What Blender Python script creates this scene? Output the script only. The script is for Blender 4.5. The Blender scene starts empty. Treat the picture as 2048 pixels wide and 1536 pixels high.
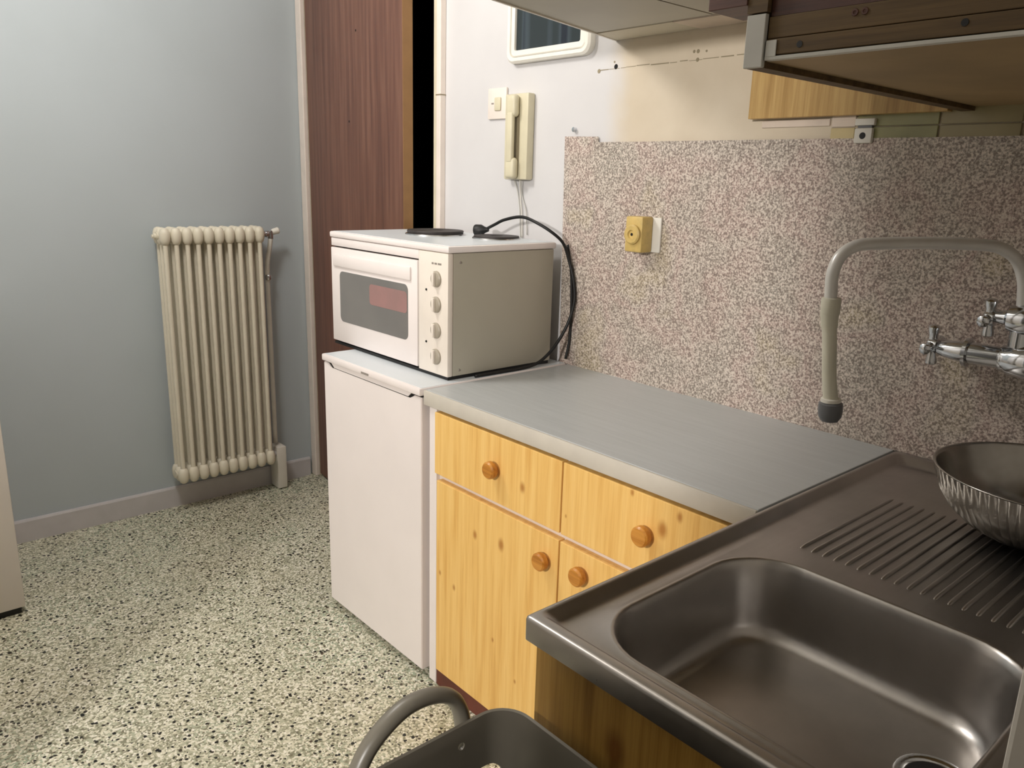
import bpy, bmesh, math, random
from mathutils import Vector, Matrix
random.seed(7)
pi, cos, sin = math.pi, math.cos, math.sin
S = bpy.context.scene
COL = S.collection

# ------------------------------------------------------------------ camera
K = .87/.961
YAW, PITCH, ROLL = .725387769, .251275410, .0282995269
CAM = Vector((-1.90384114*K, -.759167192*K, 1.56559014*K))
fwd = Vector((sin(YAW)*cos(PITCH), cos(YAW)*cos(PITCH), -sin(PITCH)))
rgt = Vector((cos(YAW), -sin(YAW), 0)); upv = rgt.cross(fwd)
r2 = rgt*cos(ROLL)+upv*sin(ROLL); u2 = -rgt*sin(ROLL)+upv*cos(ROLL)
cd = bpy.data.cameras.new('camera'); cam = bpy.data.objects.new('camera', cd); COL.objects.link(cam)
cd.sensor_width = 36; cd.lens = 1591.21539/2048*36; cd.clip_start = .02
cam.matrix_world = Matrix(((r2.x, u2.x, -fwd.x, CAM.x), (r2.y, u2.y, -fwd.y, CAM.y), (r2.z, u2.z, -fwd.z, CAM.z), (0, 0, 0, 1)))
S.camera = cam
# ------------------------------------------------------------------ world, exposure, lights
S.view_settings.view_transform = 'Standard'; S.view_settings.look = 'None'
S.view_settings.gamma = 1; S.view_settings.use_curve_mapping = False
S.view_settings.exposure = 0.0
w = bpy.data.worlds.new('world'); S.world = w; w.use_nodes = True
w.node_tree.nodes['Background'].inputs[0].default_value = (.5, .55, .6, 1)
w.node_tree.nodes['Background'].inputs[1].default_value = .02

def lamp(name, kind, loc, power, color, size, target=None):
    d = bpy.data.lights.new(name, kind); d.energy = power; d.color = color
    if kind == 'AREA': d.shape = 'DISK'; d.size = size
    else: d.shadow_soft_size = size
    o = bpy.data.objects.new(name, d); COL.objects.link(o); o.location = loc
    if target: o.rotation_euler = (Vector(target)-Vector(loc)).to_track_quat('-Z', 'Y').to_euler()
    return o
rl = lamp('unseen_lamp', 'SPOT', (-3.75, -.46, 2.0), 300, (1, .955, .91), .09, (0, .95, .75))
rl.data.spot_size = math.radians(75); rl.data.spot_blend = .3      # unseen lamp placed by the light, shining between the added blocker walls
lamp('ceiling_lamp', 'POINT', (-1.22, 1.52, 2.40), 38, (1, .965, .93), .15)   # kitchen ceiling lamp, above the frame

# ------------------------------------------------------------------ materials
def lin(c): return tuple((v/255/12.92 if v/255 <= .04045 else ((v/255+.055)/1.055)**2.4) for v in c)+(1,)
class N:
    def __init__(s, name, rough=.5, metal=0, color=(200, 200, 200)):
        s.m = bpy.data.materials.new(name); s.m.use_nodes = True; s.t = s.m.node_tree
        s.b = s.t.nodes['Principled BSDF']; s.b.inputs['Roughness'].default_value = rough
        s.b.inputs['Metallic'].default_value = metal; s.b.inputs['Base Color'].default_value = lin(color)
        s.co = s.t.nodes.new('ShaderNodeNewGeometry').outputs['Position']
    def node(s, kind, **kw):
        n = s.t.nodes.new(kind)
        for k, v in kw.items():
            if k in n.inputs: n.inputs[k].default_value = v
            else: setattr(n, k, v)
        return n
    def link(s, a, b): s.t.links.new(a, b)
    def scale(s, v, co=None, off=(0, 0, 0)):
        n = s.node('ShaderNodeMapping'); n.inputs['Scale'].default_value = v; n.inputs['Location'].default_value = off
        s.link(co or s.co, n.inputs[0]); return n.outputs[0]
    def noise(s, sc, detail=3, co=None, rough=.5):
        n = s.node('ShaderNodeTexNoise'); n.inputs['Scale'].default_value = sc; n.inputs['Detail'].default_value = detail
        n.inputs['Roughness'].default_value = rough
        s.link(co or s.co, n.inputs['Vector']); return n.outputs[0]
    def vor(s, sc, out='Distance', co=None, rnd=1):
        n = s.node('ShaderNodeTexVoronoi'); n.inputs['Scale'].default_value = sc; n.inputs['Randomness'].default_value = rnd
        s.link(co or s.co, n.inputs['Vector']); return n.outputs[out]
    def ramp(s, fac, stops, interp='LINEAR'):
        n = s.node('ShaderNodeValToRGB'); e = n.color_ramp.elements; n.color_ramp.interpolation = interp
        while len(e) < len(stops): e.new(.5)
        for i, (p, c) in enumerate(stops):
            e[i].position = p; e[i].color = lin(c) if len(c) == 3 else c
        s.link(fac, n.inputs[0]); return n.outputs[0]
    def mix(s, fac, a, b, mode='MIX'):
        n = s.node('ShaderNodeMix', data_type='RGBA', blend_type=mode)
        if isinstance(fac, (int, float)): n.inputs[0].default_value = fac
        else: s.link(fac, n.inputs[0])
        for i, v in ((6, a), (7, b)):
            if isinstance(v, tuple): n.inputs[i].default_value = lin(v) if len(v) == 3 else v
            else: s.link(v, n.inputs[i])
        return n.outputs[2]
    def math(s, op, a, b=0, c=None):
        n = s.node('ShaderNodeMath', operation=op)
        for i, v in enumerate((a, b) if c is None else (a, b, c)):
            if isinstance(v, (int, float)): n.inputs[i].default_value = v
            else: s.link(v, n.inputs[i])
        return n.outputs[0]
    def xyz(s):
        n = s.node('ShaderNodeSeparateXYZ'); s.link(s.co, n.inputs[0]); return n.outputs
    def smooth(s, v, a, b):
        n = s.node('ShaderNodeMapRange', interpolation_type='SMOOTHSTEP'); s.link(v, n.inputs[0])
        n.inputs[1].default_value = a; n.inputs[2].default_value = b; return n.outputs[0]
    def col(s, c): s.link(c, s.b.inputs['Base Color']); return s
    def bump(s, h, st=.2, d=.002):
        n = s.node('ShaderNodeBump'); n.inputs['Strength'].default_value = st; n.inputs['Distance'].default_value = d
        s.link(h, n.inputs['Height']); s.link(n.outputs[0], s.b.inputs['Normal']); return s
    def rough(s, v): s.link(v, s.b.inputs['Roughness']); return s

def plain(name, color, rough=.5, metal=0, var=.06, sc=18, bump=0):
    """painted / plastic / metal surface with faint uneven tone"""
    n = N(name, rough, metal, color)
    d = tuple(max(0, int(v*(1-var))) for v in color)
    n.col(n.ramp(n.noise(sc, 4), [(.3, d), (.7, color)]))
    if bump: n.bump(n.noise(220, 3), bump, .001)
    return n.m

def wood(name, light, mid, dark, axis='z', rough=.45, sc=1.0, knots=(), seams=False):
    n = N(name, rough)
    st = {'z': (1, 1, .045), 'x': (.045, 1, 1), 'y': (1, .045, 1)}[axis]
    st2 = {'z': (1, 1, .28), 'x': (.28, 1, 1), 'y': (1, .28, 1)}[axis]
    c = n.scale(st)
    g = n.noise(60*sc, 5, c, .6)
    base = n.ramp(g, [(.32, dark), (.47, mid), (.62, light)])
    g2 = n.noise(9*sc, 2, c)
    base = n.mix(n.ramp(g2, [(.4, (0, 0, 0)), (.65, (90, 90, 90))]), base, mid)
    fine = n.noise(420*sc, 2, n.scale({'z': (1, 1, .012), 'x': (.012, 1, 1), 'y': (1, .012, 1)}[axis]))
    base = n.mix(n.math('MULTIPLY', n.smooth(fine, .5, .72), .35), base, dark)
    if knots:
        tot = None
        for (ky, kz, kr) in knots:
            d = n.node('ShaderNodeVectorMath', operation='LENGTH')
            sb = n.node('ShaderNodeVectorMath', operation='SUBTRACT'); sb.inputs[1].default_value = (0, ky, kz*.62)
            n.link(n.scale((0, 1, .62)), sb.inputs[0]); n.link(sb.outputs[0], d.inputs[0])
            k = n.math('SUBTRACT', 1, n.smooth(n.math('ADD', d.outputs['Value'], n.math('MULTIPLY', g, .004)), kr*.35, kr*1.35))
            tot = k if tot is None else n.math('MAXIMUM', tot, k)
        base = n.mix(n.math('MULTIPLY', tot, .8), base, tuple(int(q*f) for q, f in zip(mid, (.72, .56, .36))))
    n.col(base); n.bump(g, .08, .001)
    return n.m

M = {}
M['wall_white'] = plain('wall_white_paint', (232, 229, 226), .85, var=.02, sc=3, bump=.08)
M['wall_blue'] = plain('wall_pale_grey_paint', (188, 197, 202), .7, var=.03, sc=2, bump=.08)
M['ceiling'] = plain('ceiling_paint', (225, 222, 215), .9, var=.02, sc=2)
# right wall: white emulsion with a soft-edged cream area high up at the near end
n = N('wall_right_paint', .8); x, y, z = n.xyz()
wob = n.math('MULTIPLY', n.math('SUBTRACT', n.noise(9, 2), .5), .08)
yy = n.math('ADD', y, wob)
m1 = n.math('SUBTRACT', 1, n.smooth(yy, .80, .91))
m2 = n.smooth(z, 1.40, 1.50)
n.col(n.mix(n.math('MULTIPLY', m1, m2), n.ramp(n.noise(4, 3), [(.3, (206, 204, 204)), (.7, (212, 210, 210))]),
            n.ramp(n.noise(7, 4), [(.3, (206, 192, 170)), (.7, (216, 203, 182))])))
n.bump(n.noise(60, 5), .12, .002); M['wall_right'] = n.m
# terrazzo
n = N('terrazzo', .38)
base = n.ramp(n.noise(2.6, 3), [(.35, (188, 182, 156)), (.5, (178, 180, 156)), (.65, (166, 178, 154))])
v1 = n.vor(190, 'Color'); s1 = n.node('ShaderNodeSeparateColor'); n.link(v1, s1.inputs[0])
base = n.mix(n.math('GREATER_THAN', s1.outputs[0], .55), base, n.ramp(s1.outputs[1], [(0, (204, 200, 176)), (.5, (222, 218, 196)), (1, (240, 236, 222))]))
base = n.mix(n.math('LESS_THAN', s1.outputs[0], .28), base, n.ramp(s1.outputs[1], [(0, (120, 116, 94)), (1, (160, 160, 136))]))
wv = n.node('ShaderNodeVectorMath', operation='MULTIPLY_ADD'); wn = n.node('ShaderNodeTexNoise'); wn.inputs['Scale'].default_value = 90
n.link(n.co, wn.inputs['Vector']); n.link(wn.outputs['Color'], wv.inputs[0]); wv.inputs[1].default_value = (.006, .006, 0); n.link(n.co, wv.inputs[2])
co2 = n.scale((1, 1, 1), wv.outputs[0], (3.1, 1.7, 0))
v2 = n.vor(90, 'Color', co2); v2d = n.vor(90, 'Distance', co2)
s2 = n.node('ShaderNodeSeparateColor'); n.link(v2, s2.inputs[0])
bmask = n.math('MULTIPLY', n.math('GREATER_THAN', s2.outputs[0], .62), n.math('LESS_THAN', v2d, n.math('MULTIPLY_ADD', s2.outputs[2], .26, .22)))
base = n.mix(bmask, base, n.ramp(s2.outputs[1], [(0, (12, 13, 9)), (.7, (28, 27, 20)), (1, (84, 72, 56))]))
n.col(base); n.bump(n.noise(40, 2), .02, .001); M['terrazzo'] = n.m
# speckled laminate of the splashback
n = N('speckled_laminate', .42)
big = n.noise(5, 3)
base = n.ramp(big, [(.3, (170, 162, 150)), (.45, (178, 166, 154)), (.54, (186, 164, 154)), (.60, (178, 166, 154)), (.68, (188, 174, 148))])
g = n.noise(230, 2)
base = n.mix(n.smooth(g, .50, .62), base, (216, 204, 192))
base = n.mix(n.math('MULTIPLY', n.math('SUBTRACT', 1, n.smooth(g, .40, .47)), .8), base, (122, 108, 100))
g2 = n.noise(330, 1, n.scale((1, 1, 1), None, (5, 3, 1)))
base = n.mix(n.math('MULTIPLY', n.smooth(g2, .64, .70), .8), base, (80, 70, 68))
n.col(base); M['laminate'] = n.m
n = N('worktop_laminate', .33)
g = n.noise(120, 4, n.scale((1, .06, 1)))
n.col(n.ramp(g, [(.3, (181, 184, 184)), (.5, (185, 188, 188)), (.7, (189, 192, 192))])); M['worktop'] = n.m
M['worktop_edge'] = plain('worktop_edge_strip', (208, 201, 188), .45, var=.03, sc=20)
M['pine'] = wood('varnished_pine', (244, 202, 124), (238, 192, 112), (224, 172, 92), knots=[(.595, .721, .011), (.768, .537, .010), (.666, .548, .013), (.917, .369, .007), (.854, .351, .008), (.268, .815, .007), (.187, .763, .014), (.149, .803, .009), (.689, .274, .006), (.45, .70, .005), (.60, .20, .006)])
M['pine_shaded'] = wood('pine_shaded', (190, 148, 72), (172, 130, 58), (146, 104, 42), knots=[(-.15, .737, .020), (-.30, .60, .012)])  # pine with the shade at the sink end put into its colour
M['pine_mid'] = wood('pine_panel', (202, 168, 108), (186, 150, 92), (160, 124, 68))
M['brown_board'] = wood('bare_brown_board', (104, 82, 48), (88, 68, 38), (68, 50, 28), axis='y', rough=.7)
M['brown_under'] = plain('brown_hardboard', (166, 140, 98), .6, var=.12, sc=6)
M['reddish'] = wood('reddish_wood', (92, 58, 44), (78, 46, 36), (60, 34, 26), axis='y')
M['knob_wood'] = wood('orange_knob_wood', (208, 146, 64), (192, 128, 50), (158, 98, 32), axis='y', rough=.35)
M['door_wood'] = wood('mahogany_veneer', (118, 82, 66), (104, 68, 54), (88, 56, 45), rough=.4, sc=.8)
M['door_edge'] = plain('door_lipping', (140, 104, 64), .5)
M['frame_paint'] = plain('cream_gloss_paint', (226, 216, 190), .4, var=.04)
M['frame_light'] = plain('pale_pink_cream_paint', (238, 226, 216), .45, var=.03)
M['base_paint'] = plain('baseboard_paint', (204, 200, 202), .45, var=.03)
M['enamel'] = plain('white_enamel', (243, 234, 230), .28, var=.015, sc=6)
M['enamel_cool'] = plain('white_top_plastic', (220, 226, 230), .3, var=.02, sc=8)
M['appliance'] = plain('appliance_white', (222, 216, 210), .4, var=.02, sc=4)
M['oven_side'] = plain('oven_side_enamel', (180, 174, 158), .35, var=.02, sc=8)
M['panel_cream'] = plain('control_panel_cream', (240, 230, 218), .4, var=.02)
M['radiator'] = plain('radiator_cream_enamel', (232, 225, 206), .38, var=.02, sc=12)
M['black'] = plain('black_rubber', (16, 16, 16), .5, var=.2)
M['dark_gap'] = plain('dark_gap', (26, 23, 22), .9)
M['hotplate'] = plain('cast_iron_hotplate', (62, 56, 54), .55, .3, var=.15, sc=60)
M['steel_ring'] = plain('steel_trim', (200, 200, 200), .25, 1)
M['chrome'] = plain('chrome', (215, 218, 222), .12, 1, var=.03)
M['grey_tube'] = plain('satin_grey_tube', (236, 234, 230), .28, .15, var=.05)
M['hose'] = plain('beige_plastic_hose', (224, 220, 202), .5, var=.05)
M['nozzle'] = plain('dark_grey_plastic', (112, 114, 117), .4, var=.08)
M['taupe'] = plain('taupe_plastic', (122, 116, 104), .36, var=.05, sc=10)
M['white_pl'] = plain('white_plastic', (232, 228, 218), .4, var=.03)
M['grey_pl'] = plain('pale_grey_edging', (198, 196, 188), .5, var=.05)
M['ivory'] = plain('ivory_plastic', (216, 208, 180), .38, var=.04)
M['ivory_dark'] = plain('ivory_recess', (150, 138, 112), .5, var=.05)
M['gold_pl'] = plain('yellowed_plastic', (214, 184, 112), .4, var=.08, sc=60)
M['maroon'] = plain('maroon_plinth', (110, 56, 42), .5, var=.15)
M['tile_beige'] = plain('beige_tile', (206, 188, 140), .3, var=.06)
M['tile_green'] = plain('olive_green_tile', (158, 156, 108), .3, var=.12, sc=12)
M['tile_olive'] = plain('olive_tile', (160, 148, 110), .3, var=.08, sc=12)
M['tile_pale'] = plain('pale_pink_tile', (222, 206, 190), .3, var=.05)
M['cream_board'] = plain('cream_cabinet_underside', (214, 206, 186), .6, var=.05, sc=5)
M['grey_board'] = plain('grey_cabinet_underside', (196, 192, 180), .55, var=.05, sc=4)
M['dial'] = plain('dial_plastic', (168, 158, 142), .4, var=.03)
M['print_grey'] = plain('grey_print', (150, 142, 134), .5)
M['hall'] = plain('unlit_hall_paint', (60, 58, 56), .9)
n = N('stainless_steel', .3, 1.0)
n.col(n.ramp(n.noise(14, 4), [(.3, (170, 166, 162)), (.7, (182, 178, 174))]))
n.rough(n.math('MULTIPLY_ADD', n.noise(160, 3, n.scale((.06, 1, 1))), .16, .24)); M['steel'] = n.m
n = N('bowl_steel', .2, 1.0, (182, 178, 172)); n.col(n.ramp(n.noise(30, 2), [(.3, (172, 168, 162)), (.7, (188, 184, 178))])); M['bowl'] = n.m
n = N('oven_glass', .12, 0, (120, 116, 114)); n.col(n.ramp(n.noise(6, 2), [(.3, (118, 116, 113)), (.7, (126, 123, 119))]))
M['oven_glass'] = n.m
n = N('window_glass', .06, 0, (40, 48, 52)); x, y, z = n.xyz()
n.col(n.ramp(n.noise(22, 1, n.scale((1, 1, .02))), [(.4, (38, 46, 48)), (.52, (56, 66, 72)), (.6, (28, 34, 44))])); M['glass'] = n.m  # bluish vertical streaks paint a reflection into the pane
n = N('oven_reflection', .6, 0, (150, 62, 60)); n.col(n.ramp(n.noise(16, 2), [(.3, (150, 118, 114)), (.7, (160, 122, 118))])); M['red'] = n.m  # flat colour of the reddish reflection on the oven window

# ------------------------------------------------------------------ builders
ORG = {}
def obj(name, bm, mat, parent=None, smooth=False, label=None):
    org = ORG.get(parent.name, Vector((0, 0, 0))) if parent else Vector((0, 0, 0))
    if org.length: bmesh.ops.translate(bm, verts=bm.verts, vec=-org)
    bmesh.ops.recalc_face_normals(bm, faces=bm.faces)
    me = bpy.data.meshes.new(name); bm.to_mesh(me); bm.free()
    for mm in (mat if isinstance(mat, list) else [mat]): me.materials.append(mm)
    if smooth:
        for p in me.polygons: p.use_smooth = True
        if smooth != True: me.set_sharp_from_angle(angle=math.radians(smooth))
    o = bpy.data.objects.new(name, me); COL.objects.link(o)
    if parent: o.parent = parent; ORG[o.name] = org
    if label: o['label'] = label
    return o
def thing(name, label, cat, loc=(0, 0, 0), group=None):
    o = bpy.data.objects.new(name, None); COL.objects.link(o); o.location = loc; o.empty_display_size = .05
    ORG[o.name] = Vector(loc); o['label'] = label; o['category'] = cat
    if group: o['group'] = group
    return o
def tag(o, label, cat, group=None):
    o['label'] = label; o['category'] = cat
    if group: o['group'] = group
    return o
def struct(name, bm, mat, **k):
    o = obj(name, bm, mat, **k); o['kind'] = 'structure'; return o
def box(x0, x1, y0, y1, z0, z1, bev=0, bm=None, seg=2):
    bm = bm or bmesh.new(); x0, x1 = sorted((x0, x1)); y0, y1 = sorted((y0, y1)); z0, z1 = sorted((z0, z1))
    r = bmesh.ops.create_cube(bm, size=1)
    for v in r['verts']:
        v.co = Vector((x0+(v.co.x+.5)*(x1-x0), y0+(v.co.y+.5)*(y1-y0), z0+(v.co.z+.5)*(z1-z0)))
    if bev:
        es = list({e for v in r['verts'] for e in v.link_edges})
        bmesh.ops.bevel(bm, geom=es, offset=bev, segments=seg, affect='EDGES', profile=.5)
    return bm
def prism(pts, axis, a, b, bm=None, bev=0):
    """polygon in the two other axes, extruded along axis from a to b"""
    bm = bm or bmesh.new()
    def P(p, t): return {'x': (t, p[0], p[1]), 'y': (p[0], t, p[1]), 'z': (p[0], p[1], t)}[axis]
    A = [bm.verts.new(P(p, a)) for p in pts]; B = [bm.verts.new(P(p, b)) for p in pts]
    fs = [bm.faces.new(A), bm.faces.new(B[::-1])]; k = len(pts)
    for i in range(k): bm.faces.new((A[i], B[i], B[(i+1) % k], A[(i+1) % k]))
    if bev: bmesh.ops.bevel(bm, geom=[e for f in fs for e in f.edges], offset=bev, segments=2, affect='EDGES')
    return bm
def basis(d):
    d = Vector(d).normalized(); a = Vector((0, 0, 1)) if abs(d.z) < .9 else Vector((1, 0, 0))
    u = d.cross(a).normalized(); return u, d.cross(u).normalized()
def rev(p0, d, prof, seg=24, bm=None, cap=True):
    """surface of revolution about axis p0 + t*d, prof = [(t, r)]"""
    bm = bm or bmesh.new(); p0 = Vector(p0); d = Vector(d).normalized(); u, v = basis(d); rings = []
    for t, r in prof:
        if r < 1e-6: rings.append([bm.verts.new(p0+d*t)])
        else: rings.append([bm.verts.new(p0+d*t+(u*cos(a)+v*sin(a))*r) for a in [2*pi*i/seg for i in range(seg)]])
    for A, B in zip(rings, rings[1:]):
        for i in range(seg):
            j = (i+1) % seg
            if len(A) == 1 and len(B) == 1: continue
            if len(A) == 1: bm.faces.new((A[0], B[i], B[j]))
            elif len(B) == 1: bm.faces.new((A[i], B[0], A[j]))
            else: bm.faces.new((A[i], B[i], B[j], A[j]))
    if cap:
        for R in (rings[0], rings[-1]):
            if len(R) > 2: bm.faces.new(R)
    return bm
def cyl(p0, p1, r, seg=20, bm=None):
    d = Vector(p1)-Vector(p0); return rev(p0, d, [(0, r), (d.length, r)], seg, bm)
def catmull(pts, n=8):
    P = [Vector(p) for p in pts]; P = [P[0]*2-P[1]]+P+[P[-1]*2-P[-2]]; out = []
    for i in range(1, len(P)-2):
        for k in range(n):
            t = k/n; a, b, c, d = P[i-1:i+3]
            out.append(.5*((2*b)+(c-a)*t+(2*a-5*b+4*c-d)*t*t+(3*b-a-3*c+d)*t**3))
    out.append(P[-2]); return out
def tube(pts, r, seg=12, n=8, bm=None, sx=1.0, curve=True):
    bm = bm or bmesh.new(); Q = catmull(pts, n) if curve else [Vector(p) for p in pts]
    rings = []; u = None
    for i, q in enumerate(Q):
        d = (Q[min(i+1, len(Q)-1)]-Q[max(i-1, 0)]).normalized()
        if u is None: u, v = basis(d)
        else: u = (u-d*u.dot(d)).normalized(); v = d.cross(u)
        rr = r[min(i, len(r)-1)] if isinstance(r, list) else r
        rings.append([bm.verts.new(q+u*cos(2*pi*k/seg)*rr+v*sin(2*pi*k/seg)*rr*sx) for k in range(seg)])
    for A, B in zip(rings, rings[1:]):
        for i in range(seg): j = (i+1) % seg; bm.faces.new((A[i], B[i], B[j], A[j]))
    bm.faces.new(rings[0]); bm.faces.new(rings[-1][::-1]); return bm
def rrect(x0, x1, y0, y1, r, n=8):
    """rounded rectangle, fixed point count 4*(n+1)"""
    out = []
    for cx, cy, a0 in ((x1-r, y1-r, 0), (x0+r, y1-r, pi/2), (x0+r, y0+r, pi), (x1-r, y0+r, 1.5*pi)):
        for k in range(n+1): a = a0+pi/2*k/n; out.append((cx+r*cos(a), cy+r*sin(a)))
    return out
def loft(rings, bm=None, cap0=False, cap1=False):
    bm = bm or bmesh.new(); R = [[bm.verts.new(p) for p in ring] for ring in rings]
    for A, B in zip(R, R[1:]):
        k = len(A)
        for i in range(k): j = (i+1) % k; bm.faces.new((A[i], A[j], B[j], B[i]))
    if cap0: bm.faces.new(R[0][::-1])
    if cap1: bm.faces.new(R[-1])
    return bm

# ================================================================== SETTING
struct('floor', box(-7.6, 1.6, -2.4, 3.9, -.1, 0), M['terrazzo'])
struct('ceiling', box(-7.6, 1.6, -2.4, 3.9, 2.62, 2.7), M['ceiling'])
# right wall with the doorway (y 1.69 .. 2.65, up to 2.2) : three slabs in one mesh
bm = box(0, .12, -2.4, 1.665, 0, 2.62); box(0, .12, 1.665, 2.655, 2.225, 2.62, bm=bm); box(0, .12, 2.655, 2.69, 0, 2.62, bm=bm)
wall_right = struct('wall_right', bm, M['wall_right'])
struct('wall_far', box(-7.6, .12, 2.69, 2.8, 0, 2.62), M['wall_blue'])
struct('wall_left', box(-7.6, -7.5, -2.4, 2.69, 0, 2.62), M['wall_white'])
struct('wall_back', box(-7.5, 0, -2.4, -2.3, 0, 2.62), M['wall_white'])
# unseen walls added to block unseen_lamp from the sink side and far wall
struct('wall_blocker_sink', box(-2.42, -2.3, -2.3, -.22, 0, 2.62), M['wall_white'])
struct('wall_blocker_far', box(-2.42, -2.3, .69, 2.69, 0, 2.62), M['wall_white'])
struct('wall_near', box(-1.110, 0, -1.35, -.556, 0, 2.62, .004), plain('wall_near_paint', (212, 206, 196), .7, var=.03))
# unlit hall behind the door
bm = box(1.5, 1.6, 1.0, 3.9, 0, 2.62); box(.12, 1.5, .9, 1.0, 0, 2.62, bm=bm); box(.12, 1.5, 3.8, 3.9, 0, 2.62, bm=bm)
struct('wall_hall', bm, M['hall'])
# baseboard on the far wall
bb = prism([(2.689, 0), (2.674, 0), (2.674, .082), (2.678, .09), (2.689, .09)], 'x', -2.3, -.034)
struct('baseboard_far', bb, M['base_paint'])
# door frame: architraves + linings
fr = None
t1 = struct('trim_1', box(-.022, 0, 2.642, 2.688, 0, 2.23, .004), M['frame_light'])
bm = box(-.016, .12, 1.664, 1.690, 0, 2.2, .002)
t2 = struct('trim_2', bm, M['frame_paint'])
obj('architrave', box(-.024, 0, 1.640, 1.664, 0, 2.23, .003), M['frame_light'], t2)
obj('architrave', box(-.026, 0, 1.6385, 1.6655, 1.690, 1.694, .001), M['ivory_dark'], t2)
struct('trim_3', box(-.02, .12, 1.690, 2.642, 2.2, 2.23, .003), M['frame_paint'])
struct('trim_4', box(0, .12, 2.642, 2.655, 0, 2.2), M['frame_paint'])
# door leaf hinged at y=2.64, a hand's breadth ajar into the kitchen
dl = bpy.data.objects.new('door_1', None); COL.objects.link(dl); dl['kind'] = 'structure'; dl.location = (-.001, 2.640, 0)
def leafobj(name, bm, m):
    o = obj(name, bm, m, None); o.parent = dl; return o
leafobj('door_leaf', box(0, .038, -.915, 0, .012, 2.195, .001), M['door_wood'])
leafobj('edge_lipping', box(.0005, .0375, -.919, -.915, .012, 2.195), M['door_edge'])
for yy_, zz_ in ((-.45, 1.62), (-.53, 1.94)): leafobj('screw_hole', rev((-.0001, yy_, zz_), (-1, 0, 0), [(0, .0045), (.0006, .004)], 10), M['dark_gap'])
dl.rotation_euler.z = -math.asin(.115/.915)

# window with rounded white frame on the right wall
wf = bpy.data.objects.new('window_1', None); COL.objects.link(wf); wf['kind'] = 'structure'
def yz_ring(y0, y1, z0, z1, r, x): return [(x, p[0], p[1]) for p in rrect(y0, y1, z0, z1, r, 6)]
Y0, Y1, Z0, Z1 = .948, 1.300, 1.760, 2.26
obj('window_frame', loft([yz_ring(Y0, Y1, Z0, Z1, .03, -.0005), yz_ring(Y0, Y1, Z0, Z1, .03, -.020), yz_ring(Y0+.006, Y1-.006, Z0+.006, Z1-.006, .026, -.026),
      yz_ring(Y0+.016, Y1-.016, Z0+.016, Z1-.016, .02, -.024), yz_ring(Y0+.018, Y1-.018, Z0+.018, Z1-.018, .018, -.016)]), M['white_pl'], wf, 40)
obj('window_sash', loft([yz_ring(Y0+.018, Y1-.018, Z0+.018, Z1-.018, .018, -.002), yz_ring(Y0+.018, Y1-.018, Z0+.018, Z1-.018, .018, -.020), yz_ring(Y0+.022, Y1-.022, Z0+.021, Z1-.021, .016, -.023),
      yz_ring(Y0+.040, Y1-.034, Z0+.036, Z1-.036, .006, -.021), yz_ring(Y0+.041, Y1-.035, Z0+.037, Z1-.037, .005, -.012)]), M['white_pl'], wf, 40)
obj('window_pane', box(-.014, -.010, Y0+.038, Y1-.032, Z0+.034, Z1-.034), M['glass'], wf)

# old tiles that show above the splashback, chips in the plaster
def tile(y0, y1, z0, z1, m, par=wall_right): return obj('tile', box(-.005, 0, y0+.001, y1-.001, z0+.001, z1-.001, .001, seg=1), m, par)
for (y0, y1, mu, ml) in ((.172, .228, 'tile_pale', 'tile_beige'), (.002, .170, 'tile_green', 'tile_green'), (-.146, .0, 'tile_olive', 'tile_olive'), (-.30, -.148, 'tile_olive', 'tile_olive'), (-.45, -.302, 'tile_olive', 'tile_olive')):
    tile(y0, y1, 1.546, 1.60, M[mu]); tile(y0, y1, 1.50, 1.546, M[ml])
tile(.230, .40, 1.549, 1.566, M['tile_pale'])
bm = bmesh.new(); yv = .925
while yv > .46:
    L = random.uniform(.015, .06); zc = 1.7168+random.uniform(-.0012, .0012)
    box(-.0008, 0, yv-L, yv, zc, zc+random.uniform(.001, .0028), bm=bm); yv -= L+random.uniform(0, .012)
obj('plaster_crack', bm, M['ivory_dark'], wall_right)
for yc, zc, r in ((.868, 1.722, .007), (.874, 1.7345, .003), (.60, 1.7365, .005), (.612, 1.737, .004), (.575, 1.735, .003), (.60, 1.717, .005), (.93, 1.715, .006)):
    obj('plaster_hole', rev((0, yc, zc), (-1, 0, 0), [(0, r), (.001, r*.85)], 9), M['dark_gap'] if r > .005 and yc < .9 else M['ivory_dark'], wall_right)

# ================================================================== SPLASHBACK
pts = [(-.55, .8705), (1.030, .8705), (1.047, 1.544), (.914, 1.541), (.913, 1.526), (-.55, 1.520)]
tag(obj('splashback_panel', prism(pts, 'x', -.0062, -.0052), M['laminate']), 'pink-grey speckled laminate splashback panel on the wall behind the worktop and sink', 'splashback')

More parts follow.
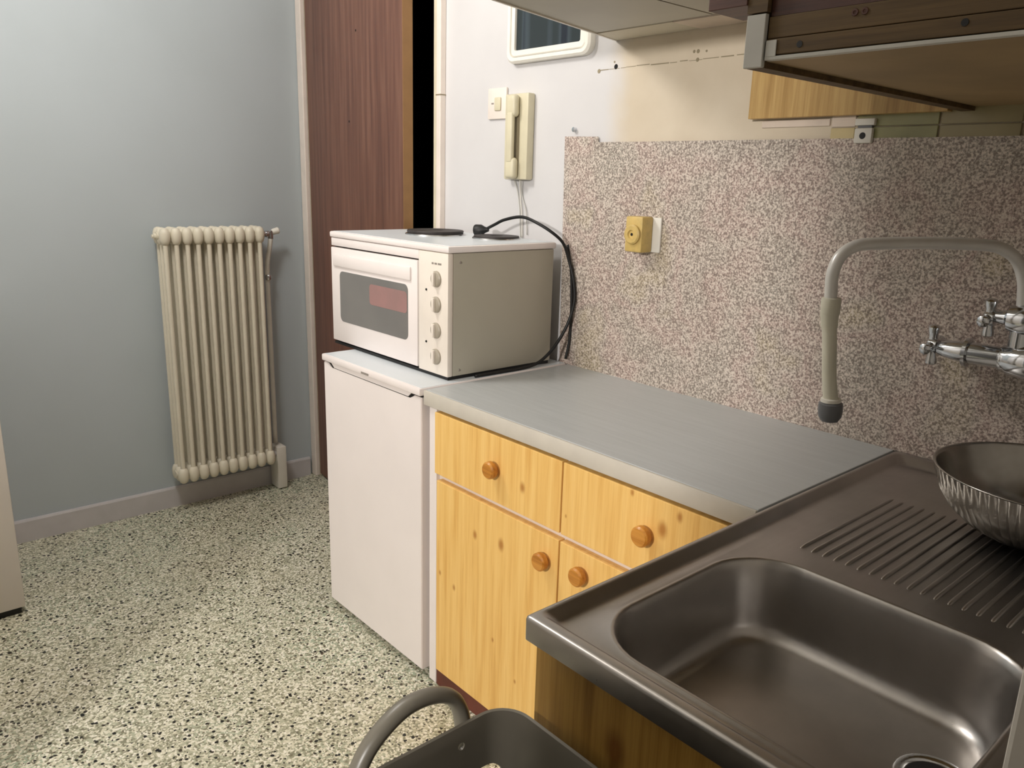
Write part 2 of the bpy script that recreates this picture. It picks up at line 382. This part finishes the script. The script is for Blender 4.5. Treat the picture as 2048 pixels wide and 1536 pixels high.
# ================================================================== RADIATOR
rad = thing('radiator', 'cream column radiator with ten sections on the pale grey far wall', 'radiator', (-.46, 2.60, 0))
NS = 10; XA, XB = -.690, -.262; pitch = (XB-XA)/NS
zt_, zb_ = 1.165, .175
sec0 = None
for i in range(NS):
    xc = XA+pitch*(i+.5)
    if sec0 is None:
        bm = bmesh.new()
        for zc in (zt_, zb_):
            # header lobes, one per column, joined through
            for yc in (2.565, 2.602, 2.639):
                rev((xc-.0, yc, zc-.034), (0, 0, 1), [(0, .008), (.006, .0155), (.020, .0205), (.034, .0215), (.048, .0205), (.062, .0155), (.068, .006)], 12, bm)
            box(xc-.0135, xc+.0135, 2.565, 2.639, zc-.018, zc+.018, .008, bm)
            cyl((xc-pitch/2+.0003, 2.602, zc), (xc+pitch/2-.0003, 2.602, zc), .016, 12, bm)
        for yc in (2.565, 2.602, 2.639):
            cyl((xc, yc, zb_), (xc, yc, zt_), .0096, 12, bm)
        sec0 = obj('radiator_section', bm, M['radiator'], rad, 50)
    else:
        s = sec0.copy(); COL.objects.link(s); s.location = sec0.location+Vector((pitch*i, 0, 0))
# right side: chrome valve, supply pipe, boxed foot
bm = rev((XB, 2.602, zt_), (1, 0, 0), [(0, .012), (.022, .012), (.022, .015), (.034, .015), (.036, .009), (.05, .009)], 14)
rev((XB+.045, 2.602, zt_-.02), (0, 0, 1), [(0, .012), (.03, .012), (.034, .008)], 14, bm)
obj('valve_body', bm, M['chrome'], rad, 40)
obj('valve_knob', rev((XB+.050, 2.602, zt_+.006), (.9, -.1, .22), [(0, .008), (.006, .013), (.030, .014), (.034, .010)], 14), M['white_pl'], rad, 40)
obj('supply_pipe', tube([(XB+.045, 2.602, zt_-.02), (XB+.040, 2.61, zt_-.07), (XB+.035, 2.625, zt_-.14), (XB+.035, 2.63, zt_-.25), (XB+.035, 2.63, .6), (XB+.035, 2.63, .215)], .0100, 10), M['white_pl'], rad, True)
obj('pipe_joint', rev((XB+.036, 2.622, zt_-.20), (0, 0, 1), [(0, .011), (.004, .0135), (.018, .0135), (.022, .011)], 12), M['chrome'], rad, 40)
obj('return_valve', rev((XB, 2.602, zb_), (1, 0, 0), [(0, .012), (.03, .012), (.03, .008), (.045, .008)], 12), M['base_paint'], rad, 40)
obj('pipe_cover', box(XB+.020, XB+.066, 2.585, 2.665, .004, .205, .006), M['white_pl'], rad, 40)
obj('bleed_plug', rev((XA, 2.602, zt_), (-1, 0, 0), [(0, .012), (.010, .012), (.010, .007), (.016, .007)], 10), M['radiator'], rad, 40)
obj('wall_bracket', box(-.560, -.532, 2.650, 2.689, .80, .845), M['black'], rad)

# ================================================================== LEFT APPLIANCE
wm = thing('washing_machine', 'plain white appliance cabinet on a black base, cut off by the left picture edge', 'appliance', (-1.65, 2.38, 0))
obj('casing', box(-1.95, -1.352, 2.095, 2.66, .022, .86, .006), M['appliance'], wm, 40)
obj('plinth', box(-1.93, -1.364, 2.106, 2.64, 0, .022), M['black'], wm)
obj('top_panel', box(-1.952, -1.350, 2.09, 2.66, .861, .885, .005), M['enamel'], wm, 40)

# ================================================================== FRIDGE
fx, fy0, fy1 = -.55, .998, 1.531
fg = thing('refrigerator', 'small white under-counter refrigerator under the mini oven', 'refrigerator', (-.28, 1.265, 0))
obj('cabinet_body', box(-.505, -.01, fy0+.006, fy1-.004, .022, .846, .003), M['enamel'], fg, 40)
gy0, gy1, gz = 1.062, 1.470, .8345
obj('door', prism([(fy0, .026), (fy1, .026), (fy1, .848), (gy1+.035, .848), (gy1+.010, gz), (gy0-.010, gz), (gy0-.030, .848), (fy0, .848)], 'x', fx, -.510, bev=.002), M['enamel'], fg, 40)
obj('door_grip', prism([(gy0, gz+.0042), (gy1-.002, gz+.0042), (gy1+.018, .8524), (gy0-.016, .8524)], 'x', fx+.001, -.52), M['enamel'], fg)
obj('door_gasket', box(-.511, -.505, fy0+.012, fy1-.012, .03, .83), M['dark_gap'], fg)
obj('top_plate', box(-.556, -.008, fy0, fy1+.004, .8525, .8735, .004), M['enamel'], fg, 40)
obj('top_sheet', box(-.548, -.012, fy0+.003, fy1-.002, .8734, .8741, .0003), M['enamel_cool'], fg)
obj('grip_recess', prism([(gy0-.030, gz-.001), (gy1+.030, gz-.001), (gy1+.050, .8524), (gy0-.070, .8524)], 'x', fx+.004, -.512), M['dark_gap'], fg)
obj('badge', box(-.5572, -.556, 1.255, 1.295, .857, .863), M['print_grey'], fg)
for yy_ in (1.05, 1.48):
    obj('foot', rev((-.48, yy_, 0), (0, 0, 1), [(0, .018), (.008, .018), (.008, .01), (.024, .01)], 12), M['black'], fg)
    obj('foot', rev((-.06, yy_, 0), (0, 0, 1), [(0, .018), (.008, .018), (.008, .01), (.024, .01)], 12), M['black'], fg)

# ================================================================== BASE CABINET + WORKTOP
bc = thing('base_cabinet', 'varnished pine base cabinet with round knobs between refrigerator and sink', 'cabinet', (-.28, .49, 0))
bm = box(-.522, -.01, .962, .980, .0, .828); obj('side_panel', bm, M['enamel'], bc)
obj('side_panel', box(-.522, -.01, .002, .018, 0, .828), M['enamel'], bc)
obj('bottom_panel', box(-.520, -.01, .018, .962, .062, .080), M['enamel'], bc)
obj('back_panel', box(-.018, -.01, .018, .962, .08, .828), M['enamel'], bc)
obj('top_rail', box(-.5225, -.50, .018, .962, .800, .828), M['enamel'], bc)
obj('middle_rail', box(-.5245, -.50, .018, .962, .615, .66), M['frame_light'], bc)
obj('divider', box(-.5225, -.05, .458, .474, .08, .80), M['enamel'], bc)
obj('plinth', box(-.533, -.515, .018, .947, 0, .057), M['maroon'], bc)
obj('edge_strip', box(-.536, -.5225, .948, .980, .004, .826, .001), M['enamel'], bc, label='white cabinet side edge')
def knob(y, z, par):
    o = obj('knob', rev((-.545, y-.012, z-.005), (-1, 0, 0), [(0, .009), (.008, .009), (.010, .0195), (.013, .0215), (.024, .0215), (.028, .018), (.0285, 0)], 24), M['knob_wood'], par, 35); return o
d1 = obj('drawer', box(-.545, -.525, .469, .944, .652, .822, .0015), M['pine'], bc); knob(.705, .744, d1)
d2 = obj('drawer', box(-.545, -.525, .004, .464, .652, .822, .0015), M['pine'], bc); knob(.236, .746, d2)
d3 = obj('cabinet_door', box(-.545, -.525, .469, .935, .060, .634, .0015), M['pine'], bc); knob(.520, .577, d3)
d4 = obj('cabinet_door', box(-.545, -.525, .004, .464, .060, .634, .0015), M['pine'], bc); knob(.402, .588, d4)
wt = thing('worktop', 'light grey laminate worktop with pale front edge beside the steel sink', 'worktop', (-.27, .49, .83))
obj('slab', box(-.538, -.002, -.008, .994, .830, .8705, .0015), M['worktop'], wt)
obj('front_edge', box(-.546, -.5385, -.008, .994, .8305, .8700, .002), M['worktop_edge'], wt, 40)

# ================================================================== SINK
sk = thing('sink', 'stainless steel sink with ribbed drainer running out from the wall', 'sink', (-.55, -.28, .83))
SX0, SX1, SY0, SY1 = -1.092, -.008, -.552, -.012
def ring(x0, x1, y0, y1, r, z): return [(p[0], p[1], z) for p in rrect(x0, x1, y0, y1, r, 9)]
ZT, ZR = .8720, .8550
BX0, BX1, BY0, BY1, BR = -1.036, -.652, -.492, -.066, .095
L = []
def off(d, r, z): return ring(SX0+d, SX1-d, SY0+d, SY1-d, r, z)
L += [off(.003, .006, .838), off(0, .006, .838), off(0, .006, .866), off(.0008, .006, .8695), off(.003, .006, .8714), off(.006, .007, ZT)]
def deck(d, r, z): return ring(SX0+.020+d, SX1-.020-d, SY0+.014+d, SY1-.012-d, r, z)
L += [deck(-.004, .012, ZT), deck(0, .014, ZT-.001), deck(.010, .018, ZR+.003), deck(.014, .02, ZR+.0008), deck(.018, .022, ZR)]
def bas(d, r, z): return ring(BX0+d, BX1-d, BY0+d, BY1-d, r, z)
L += [bas(-.010, BR+.01, ZR), bas(-.006, BR+.006, ZR+.0012), bas(-.002, BR+.002, ZR+.0014), bas(0, BR, ZR+.0004), bas(.003, BR-.002, ZR-.004), bas(.006, BR-.004, ZR-.012), bas(.014, BR-.008, .800), bas(.020, BR-.012, .765)]
for a in (15, 30, 45, 60, 75, 90):
    q = math.radians(a); L.append(bas(.020+.030*(1-cos(q)), BR-.012-.03*(1-cos(q)), .765-.030*sin(q)))
L += [bas(.09, .03, .7345), bas(.13, .02, .734), bas(.17, .01, .7335)]
obj('sink_top', loft(L, cap1=True), M['steel'], sk, 50)
# pressed ribs
rib0 = None
NR = 21
for i in range(NR):
    y = -.118-.0188*i
    if rib0 is None:
        Q = [(-.590, y, ZR-.0045), (-.582, y, ZR-.002), (-.572, y, ZR-.0005), (-.27, y, ZR-.0005), (-.258, y, ZR-.002), (-.25, y, ZR-.0045)]
        rib0 = obj('rib', tube(Q, .0036, 12, curve=False), M['steel'], sk, True)
    else:
        s = rib0.copy(); COL.objects.link(s); s.location = rib0.location+Vector((0, -.0188*i, 0))
dr = (-.800, -.428, .7345)
obj('drain_ring', rev(dr, (0, 0, 1), [(.0, .047), (.002, .046), (.003, .043), (.001, .036), (-.004, .032)], 32, cap=False), M['chrome'], sk, 40)
obj('drain_strainer', rev((dr[0], dr[1], dr[2]+.0003), (0, 0, 1), [(0, .034), (.0006, .033), (.0006, 0)], 32), M['dark_gap'], sk)
sc = thing('sink_cabinet', 'pine sink cabinet with shaded end panel under the steel sink', 'cabinet', (-.53, -.28, 0))
obj('end_panel', box(-1.060, -1.042, -.552, -.004, 0, .828, .001), M['pine_shaded'], sc)
obj('side_panel', box(-1.042, -.548, -.022, -.004, 0, .828), M['pine_shaded'], sc)
obj('side_panel', box(-1.042, -.02, -.552, -.534, 0, .828), M['pine_shaded'], sc)
obj('bottom_panel', box(-1.042, -.02, -.534, -.022, .06, .08), M['pine_shaded'], sc)
obj('top_frame', box(-1.062, -1.046, -.552, -.002, .8285, .8375), M['dark_gap'], sc)

# ================================================================== BOWL
bwc = (-.240, -.362)
bw = thing('bowl', 'round steel bowl with fluted outside standing on the sink drainer', 'bowl', (bwc[0], bwc[1], ZR+.006))
bm = bmesh.new(); SEG = 288; ZB0 = ZR+.0058
prof = [(.0, 0), (.060, 0), (.078, .001), (.098, .007), (.122, .020), (.146, .041), (.162, .066), (.172, .090), (.178, .108)]
rings = []
for r, z in prof[1:]:
    flute = .0036*min(1, max(0, (r-.075)/.03))*(1 if z < .104 else .15)
    rings.append([bm.verts.new((bwc[0]+(r+flute*sin(72*2*pi*k/SEG))*cos(2*pi*k/SEG), bwc[1]+(r+flute*sin(72*2*pi*k/SEG))*sin(2*pi*k/SEG), ZB0+z)) for k in range(SEG)])
for A, B in zip(rings, rings[1:]):
    for i in range(SEG): j = (i+1) % SEG; bm.faces.new((A[i], A[j], B[j], B[i]))
bm.faces.new(rings[0][::-1])
obj('bowl_shell', bm, M['bowl'], bw, 60)
inner = [(.1105, .181), (.1115, .1785), (.1095, .1755), (.106, .174), (.090, .168), (.066, .158), (.042, .142), (.022, .118), (.010, .094), (.004, .074), (.003, 0)]
obj('bowl_lining', rev((bwc[0], bwc[1], ZB0), (0, 0, 1), [(.108, .178), (.1095, .180)]+inner, 64, cap=False), M['bowl'], bw, True)

# ================================================================== MIXER TAP
mx = thing('mixer_tap', 'chrome wall mixer tap with swivel spout over the sink', 'tap', (-.005, -.30, 1.12))
bx, bz = -.080, 1.121
bm = rev((bx, -.150, bz), (0, -1, 0), [(0, .0205), (.052, .0205), (.054, .0245), (.062, .0245), (.070, .030), (.10, .033), (.15, .033), (.19, .030), (.20, .0205), (.27, .0205)], 24)
cyl((bx, -.245, bz), (-.012, -.235, bz-.012), .014, 16, bm); rev((-.0065, -.235, bz-.012), (-1, 0, 0), [(0, .032), (.004, .032), (.012, .02)], 24, bm)
cyl((bx, -.40, bz), (-.012, -.385, bz-.012), .014, 16, bm); rev((-.0065, -.385, bz-.012), (-1, 0, 0), [(0, .032), (.004, .032), (.012, .02)], 24, bm)
obj('mixer_body', bm, M['chrome'], mx, 40)
obj('flange', rev((bx, -.140, bz), (0, -1, 0), [(0, .020), (.0015, .028), (.008, .028), (.010, .020)], 24), M['chrome'], mx, 40)
obj('spindle', rev((bx, -.088, bz), (0, -1, 0), [(0, .009), (.006, .013), (.018, .0165), (.050, .0205), (.052, .0205)], 20), M['chrome'], mx, 40)
def cross(c, r, par):
    bm = bmesh.new()
    for a in (0, pi/2, pi, 1.5*pi):
        a += .12; rev(c, (cos(a)*1, 0, sin(a)), [(0, .009), (r*.5, .0085), (r*.72, .0105), (r*.92, .0110), (r, .0075), (r*1.03, 0)], 12, bm)
    rev((c[0], c[1]-.010, c[2]), (0, 1, 0), [(0, .0145), (.014, .0150), (.019, .011), (.0205, 0)], 16, bm)
    return obj('cross_handle', bm, M['chrome'], par, 50)
cross((bx, -.080, bz+.004), .040, mx)
hz_ = 1.196
cross((bx, -.172, hz_-.004), .036, mx)
bm = rev((bx, -.180, hz_), (0, -1, 0), [(0, .010), (.020, .014), (.026, .024), (.05, .030), (.07, .028), (.08, .014)], 20)
cyl((bx, -.228, bz+.015), (bx, -.228, hz_+.02), .019, 18, bm)
obj('diverter', bm, M['chrome'], mx, 40)
# spout swung out over the drainer
sp = [(-.078, -.2235, 1.205), (-.080, -.2205, 1.24), (-.086, -.217, 1.270), (-.102, -.206, 1.303), (-.128, -.188, 1.322), (-.160, -.166, 1.3285), (-.244, -.109, 1.330), (-.335, -.047, 1.3265),
      (-.362, -.029, 1.320), (-.379, -.017, 1.303), (-.387, -.012, 1.275), (-.386, -.0125, 1.245), (-.384, -.014, 1.215)]
obj('spout', tube(sp, .0108, 16, 6), M['grey_tube'], mx, True)
obj('hose_extension', tube([(-.384, -.014, 1.228), (-.383, -.014, 1.20), (-.378, -.018, 1.15), (-.371, -.022, 1.09), (-.364, -.027, 1.045)], [.0155]*9+[.0145]*3+[.0125]*16+[.0130]*4+[.015]*3, 16), M['hose'], mx, True)
obj('hose_collar', rev((-.384, -.014, 1.232), (.03, -.02, -1), [(-.001, .0115), (0, .016), (.004, .0168), (.026, .0166), (.030, .0150)], 20), M['hose'], mx, 40)
obj('nozzle_ring', rev((-.3640, -.027, 1.050), (.05, -.03, -1), [(0, .0135), (.001, .0175), (.007, .0178), (.008, .015)], 20), M['white_pl'], mx, 40)
obj('nozzle', rev((-.3635, -.0275, 1.043), (.05, -.03, -1), [(0, .016), (.003, .0210), (.016, .0215), (.028, .0200), (.036, .0150), (.037, .008)], 20), M['nozzle'], mx, 40)

# ================================================================== MINI OVEN
ox, oy0, oy1, oz0, oz1 = -.447, 1.022, 1.655, .884, 1.222
ov = thing('mini_oven', 'white mini oven with two hotplates standing on the refrigerator and worktop', 'oven', (-.25, 1.34, .874))
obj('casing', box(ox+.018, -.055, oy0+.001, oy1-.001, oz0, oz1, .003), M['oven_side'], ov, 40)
obj('top_plate', box(ox-.002, -.050, oy0-.004, oy1+.004, oz1+.001, oz1+.0195, .005), M['enamel'], ov, 40)
obj('top_sheet', box(ox+.008, -.056, oy0+.005, oy1-.005, oz1+.0190, oz1+.0205, .0004), M['enamel_cool'], ov)
obj('base_shadow', box(ox+.004, -.06, oy0+.004, oy1-.004, .8755, oz0-.0005), M['black'], ov)  # black slab added as the shadow beneath the oven
cp = obj('control_panel', box(ox, ox+.018, oy0, 1.160, oz0, oz1, .003), M['panel_cream'], ov, 40)
od = obj('oven_door', None or box(ox, ox+.017, 1.166, oy1, oz0+.004, 1.192, .003), M['enamel'], ov, 40)
obj('top_strip', box(ox+.002, ox+.018, 1.162, oy1, 1.1965, oz1, .002), M['enamel'], ov, 40)
obj('door_gap', box(ox+.014, ox+.0185, 1.160, oy1-.002, oz0+.002, oz1-.001), M['dark_gap'], ov)
gl = [(p[0], p[1]) for p in rrect(1.212, 1.600, .957, 1.119, .018, 5)]
obj('oven_window', prism(gl, 'x', ox-.0012, ox+.001), M['oven_glass'], od)
obj('window_reflection', prism(rrect(1.216, 1.42, 1.035, 1.098, .012, 4), 'x', ox-.0016, ox-.0011), M['red'], od, label='reddish reflection painted on the window glass')  # reflection painted as a thin coloured patch
obj('door_grip', box(ox-.006, ox+.001, 1.195, 1.635, 1.132, 1.172, .004), M['enamel'], od, 40)
for k, zc in enumerate((1.150, 1.080, 1.008, .934)):
    kb = obj('dial', rev((ox, 1.074, zc), (-1, 0, 0), [(0, .0225), (.004, .0220), (.006, .0195), (.007, .018), (.007, 0)], 24), M['dial'], cp, 35)
    obj('dial_grip', box(ox-.0145, ox-.006, 1.0705, 1.0795, zc-.019, zc+.019, .002), M['panel_cream'], kb, 40)
for zc in (1.1165, .970):
    obj('pilot_lamp', rev((ox, 1.121, zc), (-1, 0, 0), [(0, .0035), (.002, .003), (.002, 0)], 10), M['black'], cp)
for i, (a, b) in enumerate(((1.052, 1.068), (1.072, 1.083), (1.087, 1.096))):
    obj('badge', box(ox-.0006, ox, a, b, 1.189, 1.194), M['print_grey'], cp)
for yy_ in (1.05, 1.62):
    for xx_ in (-.41, -.09): obj('foot', rev((xx_, yy_, .8742), (0, 0, 1), [(0, .011), (.010, .013)], 12), M['black'], ov)
def hot(x, y, r, h):
    o = obj('hotplate', rev((x, y, oz1+.020), (0, 0, 1), [(0, r*.97), (h, r), (h+.003, r*.985), (h+.003, r*.30), (h+.001, r*.26), (h+.001, 0)], 40), M['hotplate'], ov, 35)
    obj('trim_ring', rev((x, y, oz1+.020), (0, 0, 1), [(0, r*1.07), (.004, r*1.05), (.004, r*.99), (0, r*.99)], 40, cap=False), M['steel_ring'], o, 35)
hot(-.212, 1.405, .090, .011); hot(-.135, 1.195, .070, .006)
obj('screw', rev((-.405, oy0+.001, 1.198), (0, -1, 0), [(0, .004), (.0015, .003), (.0015, 0)], 10), M['print_grey'], ov)
obj('screw', rev((-.405, oy0+.001, .90), (0, -1, 0), [(0, .004), (.0015, .003), (.0015, 0)], 10), M['print_grey'], ov)
cord = [(-.105, 1.278, 1.266), (-.10, 1.245, 1.281), (-.10, 1.198, 1.298), (-.10, 1.118, 1.310), (-.098, 1.045, 1.293), (-.070, 1.005, 1.264), (-.040, .998, 1.236), (-.022, .992, 1.19), (-.016, .975, 1.13),
        (-.016, .968, 1.07), (-.028, .975, 1.01), (-.055, .985, .955), (-.09, .992, .915), (-.13, 1.0, .888), (-.19, 1.004, .8795), (-.28, 1.006, .8795), (-.36, 1.008, .8795)]
pc = obj('power_cord', tube(cord, .0048, 8, 6), M['black'], ov, True)
bm = rev((-.108, 1.284, 1.262), (-.25, .55, -.05), [(-.012, .006), (0, .010), (.012, .017), (.03, .0185), (.034, .017)], 14); obj('plug', bm, M['black'], pc, 40)
obj('power_cord', tube([(-.022, 1.0, 1.235), (-.012, .990, 1.15), (-.010, .985, 1.05), (-.012, .985, .95), (-.02, .99, .89)], .0042, 8, 6), M['black'], ov, True)

# ================================================================== INTERCOM, SWITCH, SOCKET
ic = thing('intercom', 'ivory wall intercom handset with thin white wires hanging below', 'intercom', (0, 1.22, 1.41))
iy0, iy1, iz0, iz1 = 1.185, 1.292, 1.418, 1.672
obj('housing', box(-.030, -.001, iy0, iy1, iz0, iz1, .005), M['ivory'], ic, 40)
obj('cradle_recess', box(-.0315, -.030, iy0+.036, iy0+.072, iz0+.055, iz1-.060, .0005), M['ivory_dark'], ic)
bm = box(-.058, -.031, iy0+.032, iy0+.076, iz1-.070, iz1-.004, .012, seg=3); box(-.058, -.031, iy0+.032, iy0+.076, iz0+.002, iz0+.066, .012, bm, 3)
box(-.060, -.044, iy0+.040, iy0+.066, iz0+.05, iz1-.055, .006, bm, 3)
obj('handset', bm, M['ivory'], ic, 50)
obj('wire', tube([(-.010, 1.235, 1.418), (-.008, 1.232, 1.36), (-.006, 1.225, 1.30), (-.006, 1.222, 1.24)], .0022, 6), M['white_pl'], ic, True)
obj('wire', tube([(-.012, 1.262, 1.418), (-.006, 1.250, 1.385), (-.005, 1.238, 1.33), (-.005, 1.234, 1.28), (-.005, 1.230, 1.24)], .0018, 6), M['grey_pl'], ic, True)
obj('wire', tube([(-.012, 1.225, 1.418), (-.005, 1.228, 1.37), (-.007, 1.205, 1.32), (-.005, 1.200, 1.25)], .0015, 6), M['grey_pl'], ic, True)
sw = thing('light_switch', 'square cream light switch beside the intercom', 'switch', (0, 1.355, 1.60))
obj('plate', box(-.009, -.0005, 1.312, 1.402, 1.603, 1.697, .003), M['frame_light'], sw, 40)
obj('rocker', box(-.014, -.009, 1.335, 1.365, 1.628, 1.668, .003), M['ivory'], sw, 40)
obj('print_mark', box(-.0093, -.0088, 1.372, 1.384, 1.648, 1.653), M['print_grey'], sw)
so = thing('wall_socket', 'white wall socket plate on the speckled splashback', 'socket', (0, .71, 1.24))
obj('plate', box(-.014, -.0065, .665, .760, 1.238, 1.330, .003), M['white_pl'], so, 40)
ad = thing('plug_adapter', 'yellowed round-faced plug adapter in the splashback socket', 'adapter', (0, .72, 1.24))
obj('adapter_body', box(-.060, -.0145, .690, .748, 1.238, 1.332, .005), M['gold_pl'], ad, 40)
obj('adapter_face', rev((-.060, .719, 1.285), (-1, 0, 0), [(0, .026), (.007, .026), (.010, .022), (.010, .012), (.006, .010), (.006, 0)], 24), M['gold_pl'], ad, 35)
obj('adapter_pin_hole', rev((-.0661, .719, 1.285), (-1, 0, 0), [(0, .004), (.0008, .004), (.0008, 0)], 10), M['dark_gap'], ad)
tag(obj('wall_hook', rev((0, 1.010, 1.5625), (-1, 0, 0), [(0, .006), (.006, .005), (.010, .007), (.012, 0)], 10), M['chrome'], None, 40), 'tiny metal wall hook just above the left corner of the splashback', 'hook')
cb = thing('cable_clamp', 'small white plastic clamp with a dark hole over the splashback top edge', 'clamp', (-.01, .15, 1.51))
obj('clamp_body', box(-.020, -.007, .128, .166, 1.512, 1.543, .003), M['white_pl'], cb, 40)
obj('clamp_cap', box(-.018, -.0055, .126, .168, 1.548, 1.562, .002), M['white_pl'], cb, 40)
obj('clamp_neck', box(-.014, -.0055, .132, .162, 1.542, 1.549), M['nozzle'], cb)
obj('clamp_hole', rev((-.020, .147, 1.527), (-1, 0, 0), [(0, .007), (.0008, .0065), (.0008, 0)], 12), M['black'], cb)

# ================================================================== UPPER CABINETS
ca = thing('wall_cabinet', 'pale wall cabinet with grey underside and slanted end over the mini oven', 'cabinet', (-.3, .5, 1.788))
zA = 1.788
P_ = [(-.006, .868), (-.60, .722), (-.60, -.02), (-.006, -.02)]
obj('carcass', prism([(-.007, .866), (-.598, .720), (-.598, -.026), (-.007, -.026)], 'z', zA+.014, 2.40), M['white_pl'], ca)
def clipY(y): return y
# underside boards with an open joint between them
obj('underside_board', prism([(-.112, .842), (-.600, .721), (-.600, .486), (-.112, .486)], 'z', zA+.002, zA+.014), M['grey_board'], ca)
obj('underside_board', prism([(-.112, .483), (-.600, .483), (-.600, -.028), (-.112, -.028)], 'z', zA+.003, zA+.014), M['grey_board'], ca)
obj('wall_rail', prism([(-.001, .870), (-.109, .843), (-.109, .60), (-.001, .60)], 'z', zA, zA+.014), M['cream_board'], ca)
obj('wall_rail', prism([(-.001, .597), (-.109, .597), (-.109, -.028), (-.001, -.028)], 'z', zA-.001, zA+.014), M['tile_pale'], ca)
obj('end_edge', prism([(-.001, .8735), (-.604, .725), (-.604, .719), (-.001, .867)], 'z', zA-.0015, 2.40), M['white_pl'], ca)
tag(obj('pine_board', box(-.030, -.0065, -.020, .421, 1.5690, 1.7845, .001), M['pine_mid']), 'vertical-grained pine board on the wall below the wall cabinets', 'board')

cbt = thing('sink_wall_cabinet', 'deep brown wooden wall cabinet with drilled front rails above the sink', 'cabinet', (-.38, -.3, 1.57))
zB = 1.575
obj('side_panel', box(-.742, -.002, -.060, -.036, zB-.006, 2.40), M['brown_board'], cbt)
obj('side_edge_strip', box(-.750, -.7425, -.0625, -.0345, zB-.006, 1.634, .001), M['grey_pl'], cbt, label='pale grey edging')
obj('bottom_board', box(-.735, -.002, -.548, -.0605, zB+.002, zB+.010), M['brown_under'], cbt)
obj('bottom_edge_strip', box(-.747, -.7355, -.548, -.064, zB+.002, zB+.0065, .0005), M['grey_pl'], cbt)
r1 = obj('front_rail', box(-.746, -.736, -.548, -.064, zB+.008, zB+.0275, .001), M['brown_board'], cbt)
r2 = obj('front_rail', box(-.744, -.735, -.548, -.064, zB+.0285, zB+.055, .001), M['brown_board'], cbt)
obj('front_panel', box(-.740, -.732, -.548, -.064, zB+.056, 2.40), M['reddish'], cbt)
obj('corner_plate', box(-.7475, -.746, -.080, -.0645, zB+.006, zB+.026, .0007), M['grey_pl'], cbt)
for yy_, zz_, par in ((-.112, 1.5925, r1), (-.306, 1.5955, r1)):
    obj('dowel_hole', rev((-.746, yy_, zz_), (-1, 0, 0), [(0, .0042), (.0006, .0040), (.0006, 0)], 14), M['black'], par)
for dy in (-.006, .006): obj('hinge_mark', rev((-.744, -.185+dy, 1.6215), (-1, 0, 0), [(0, .0045), (.001, .004), (.001, .0022), (.0002, .002)], 12), M['reddish'], r2)
cl = obj('corner_block', box(-.752, -.668, -.034, .027, 1.6465, 2.40, .001), M['reddish'], cbt)
obj('corner_post', box(-.750, -.741, -.0635, -.034, 1.636, 2.40), M['brown_board'], cbt)

# ================================================================== HAMPER
hx1, hy1 = -1.086, .024
hx0, hy0 = -1.50, -.34
hm = thing('laundry_hamper', 'tall taupe plastic hamper with loop handle in front of the sink cabinet', 'basket', (-1.29, -.16, 0))
def hr(d, z, r=.045): return ring(hx0+d, hx1-d, hy0+d, hy1-d, max(r-d, .012), z)
zt = .722
# walls: outside, rolled rim, inside and floor ; the slot in the far wall is cut out of the mesh
bmo = bmesh.new()
o_ = loft([hr(.055, .010), hr(.050, .004), hr(.048, .02), hr(.002, zt-.012), hr(-.003, zt-.010), hr(-.004, zt-.003), hr(-.001, zt), hr(.003, zt-.001), hr(.006, zt-.012), hr(.052, .024)], cap0=True, cap1=True)
hsh = obj('hamper_shell', o_, M['taupe'], hm, 50)
# carrying slot and round hole pierced through the far wall
def cutter(pts):
    bm = prism(pts, 'y', hy1-.09, hy1+.05); bmesh.ops.recalc_face_normals(bm, faces=bm.faces)
    me = bpy.data.meshes.new('cutter'); bm.to_mesh(me); bm.free()
    o = bpy.data.objects.new('cutter', me); COL.objects.link(o)
    md = hsh.modifiers.new('cut', 'BOOLEAN'); md.object = o; md.operation = 'DIFFERENCE'; md.solver = 'EXACT'
    return o
hsh_loc = hsh.location.copy()
cs = [cutter([(p[0], p[1]) for p in rrect(-1.178, -1.108, .612, .646, .016, 5)]),
      cutter([(-1.170+.0055*cos(a), .694+.0055*sin(a)) for a in [2*pi*k/14 for k in range(14)]])]
bpy.context.view_layer.update()
nm = bpy.data.meshes.new_from_object(hsh.evaluated_get(bpy.context.evaluated_depsgraph_get()))
hsh.modifiers.clear(); hsh.data = nm
for c in cs: bpy.data.objects.remove(c)
for p in nm.polygons: p.use_smooth = True
nm.set_sharp_from_angle(angle=math.radians(40))
# loop handle standing outside the far wall
lp = [(-1.150, .034, .665), (-1.152, .036, .700), (-1.156, .040, .732), (-1.170, .043, .755), (-1.199, .045, .768), (-1.235, .045, .770), (-1.268, .043, .759), (-1.297, .041, .738), (-1.318, .038, .706), (-1.326, .036, .670), (-1.330, .034, .640)]
obj('loop_handle', tube(lp, .0132, 14, 6, sx=.8), M['taupe'], hm, True)
obj('handle_mount', box(-1.170, -1.132, .016, .040, .640, .672, .005), M['taupe'], hm, 40)
obj('handle_mount', box(-1.349, -1.311, .016, .040, .622, .655, .005), M['taupe'], hm, 40)
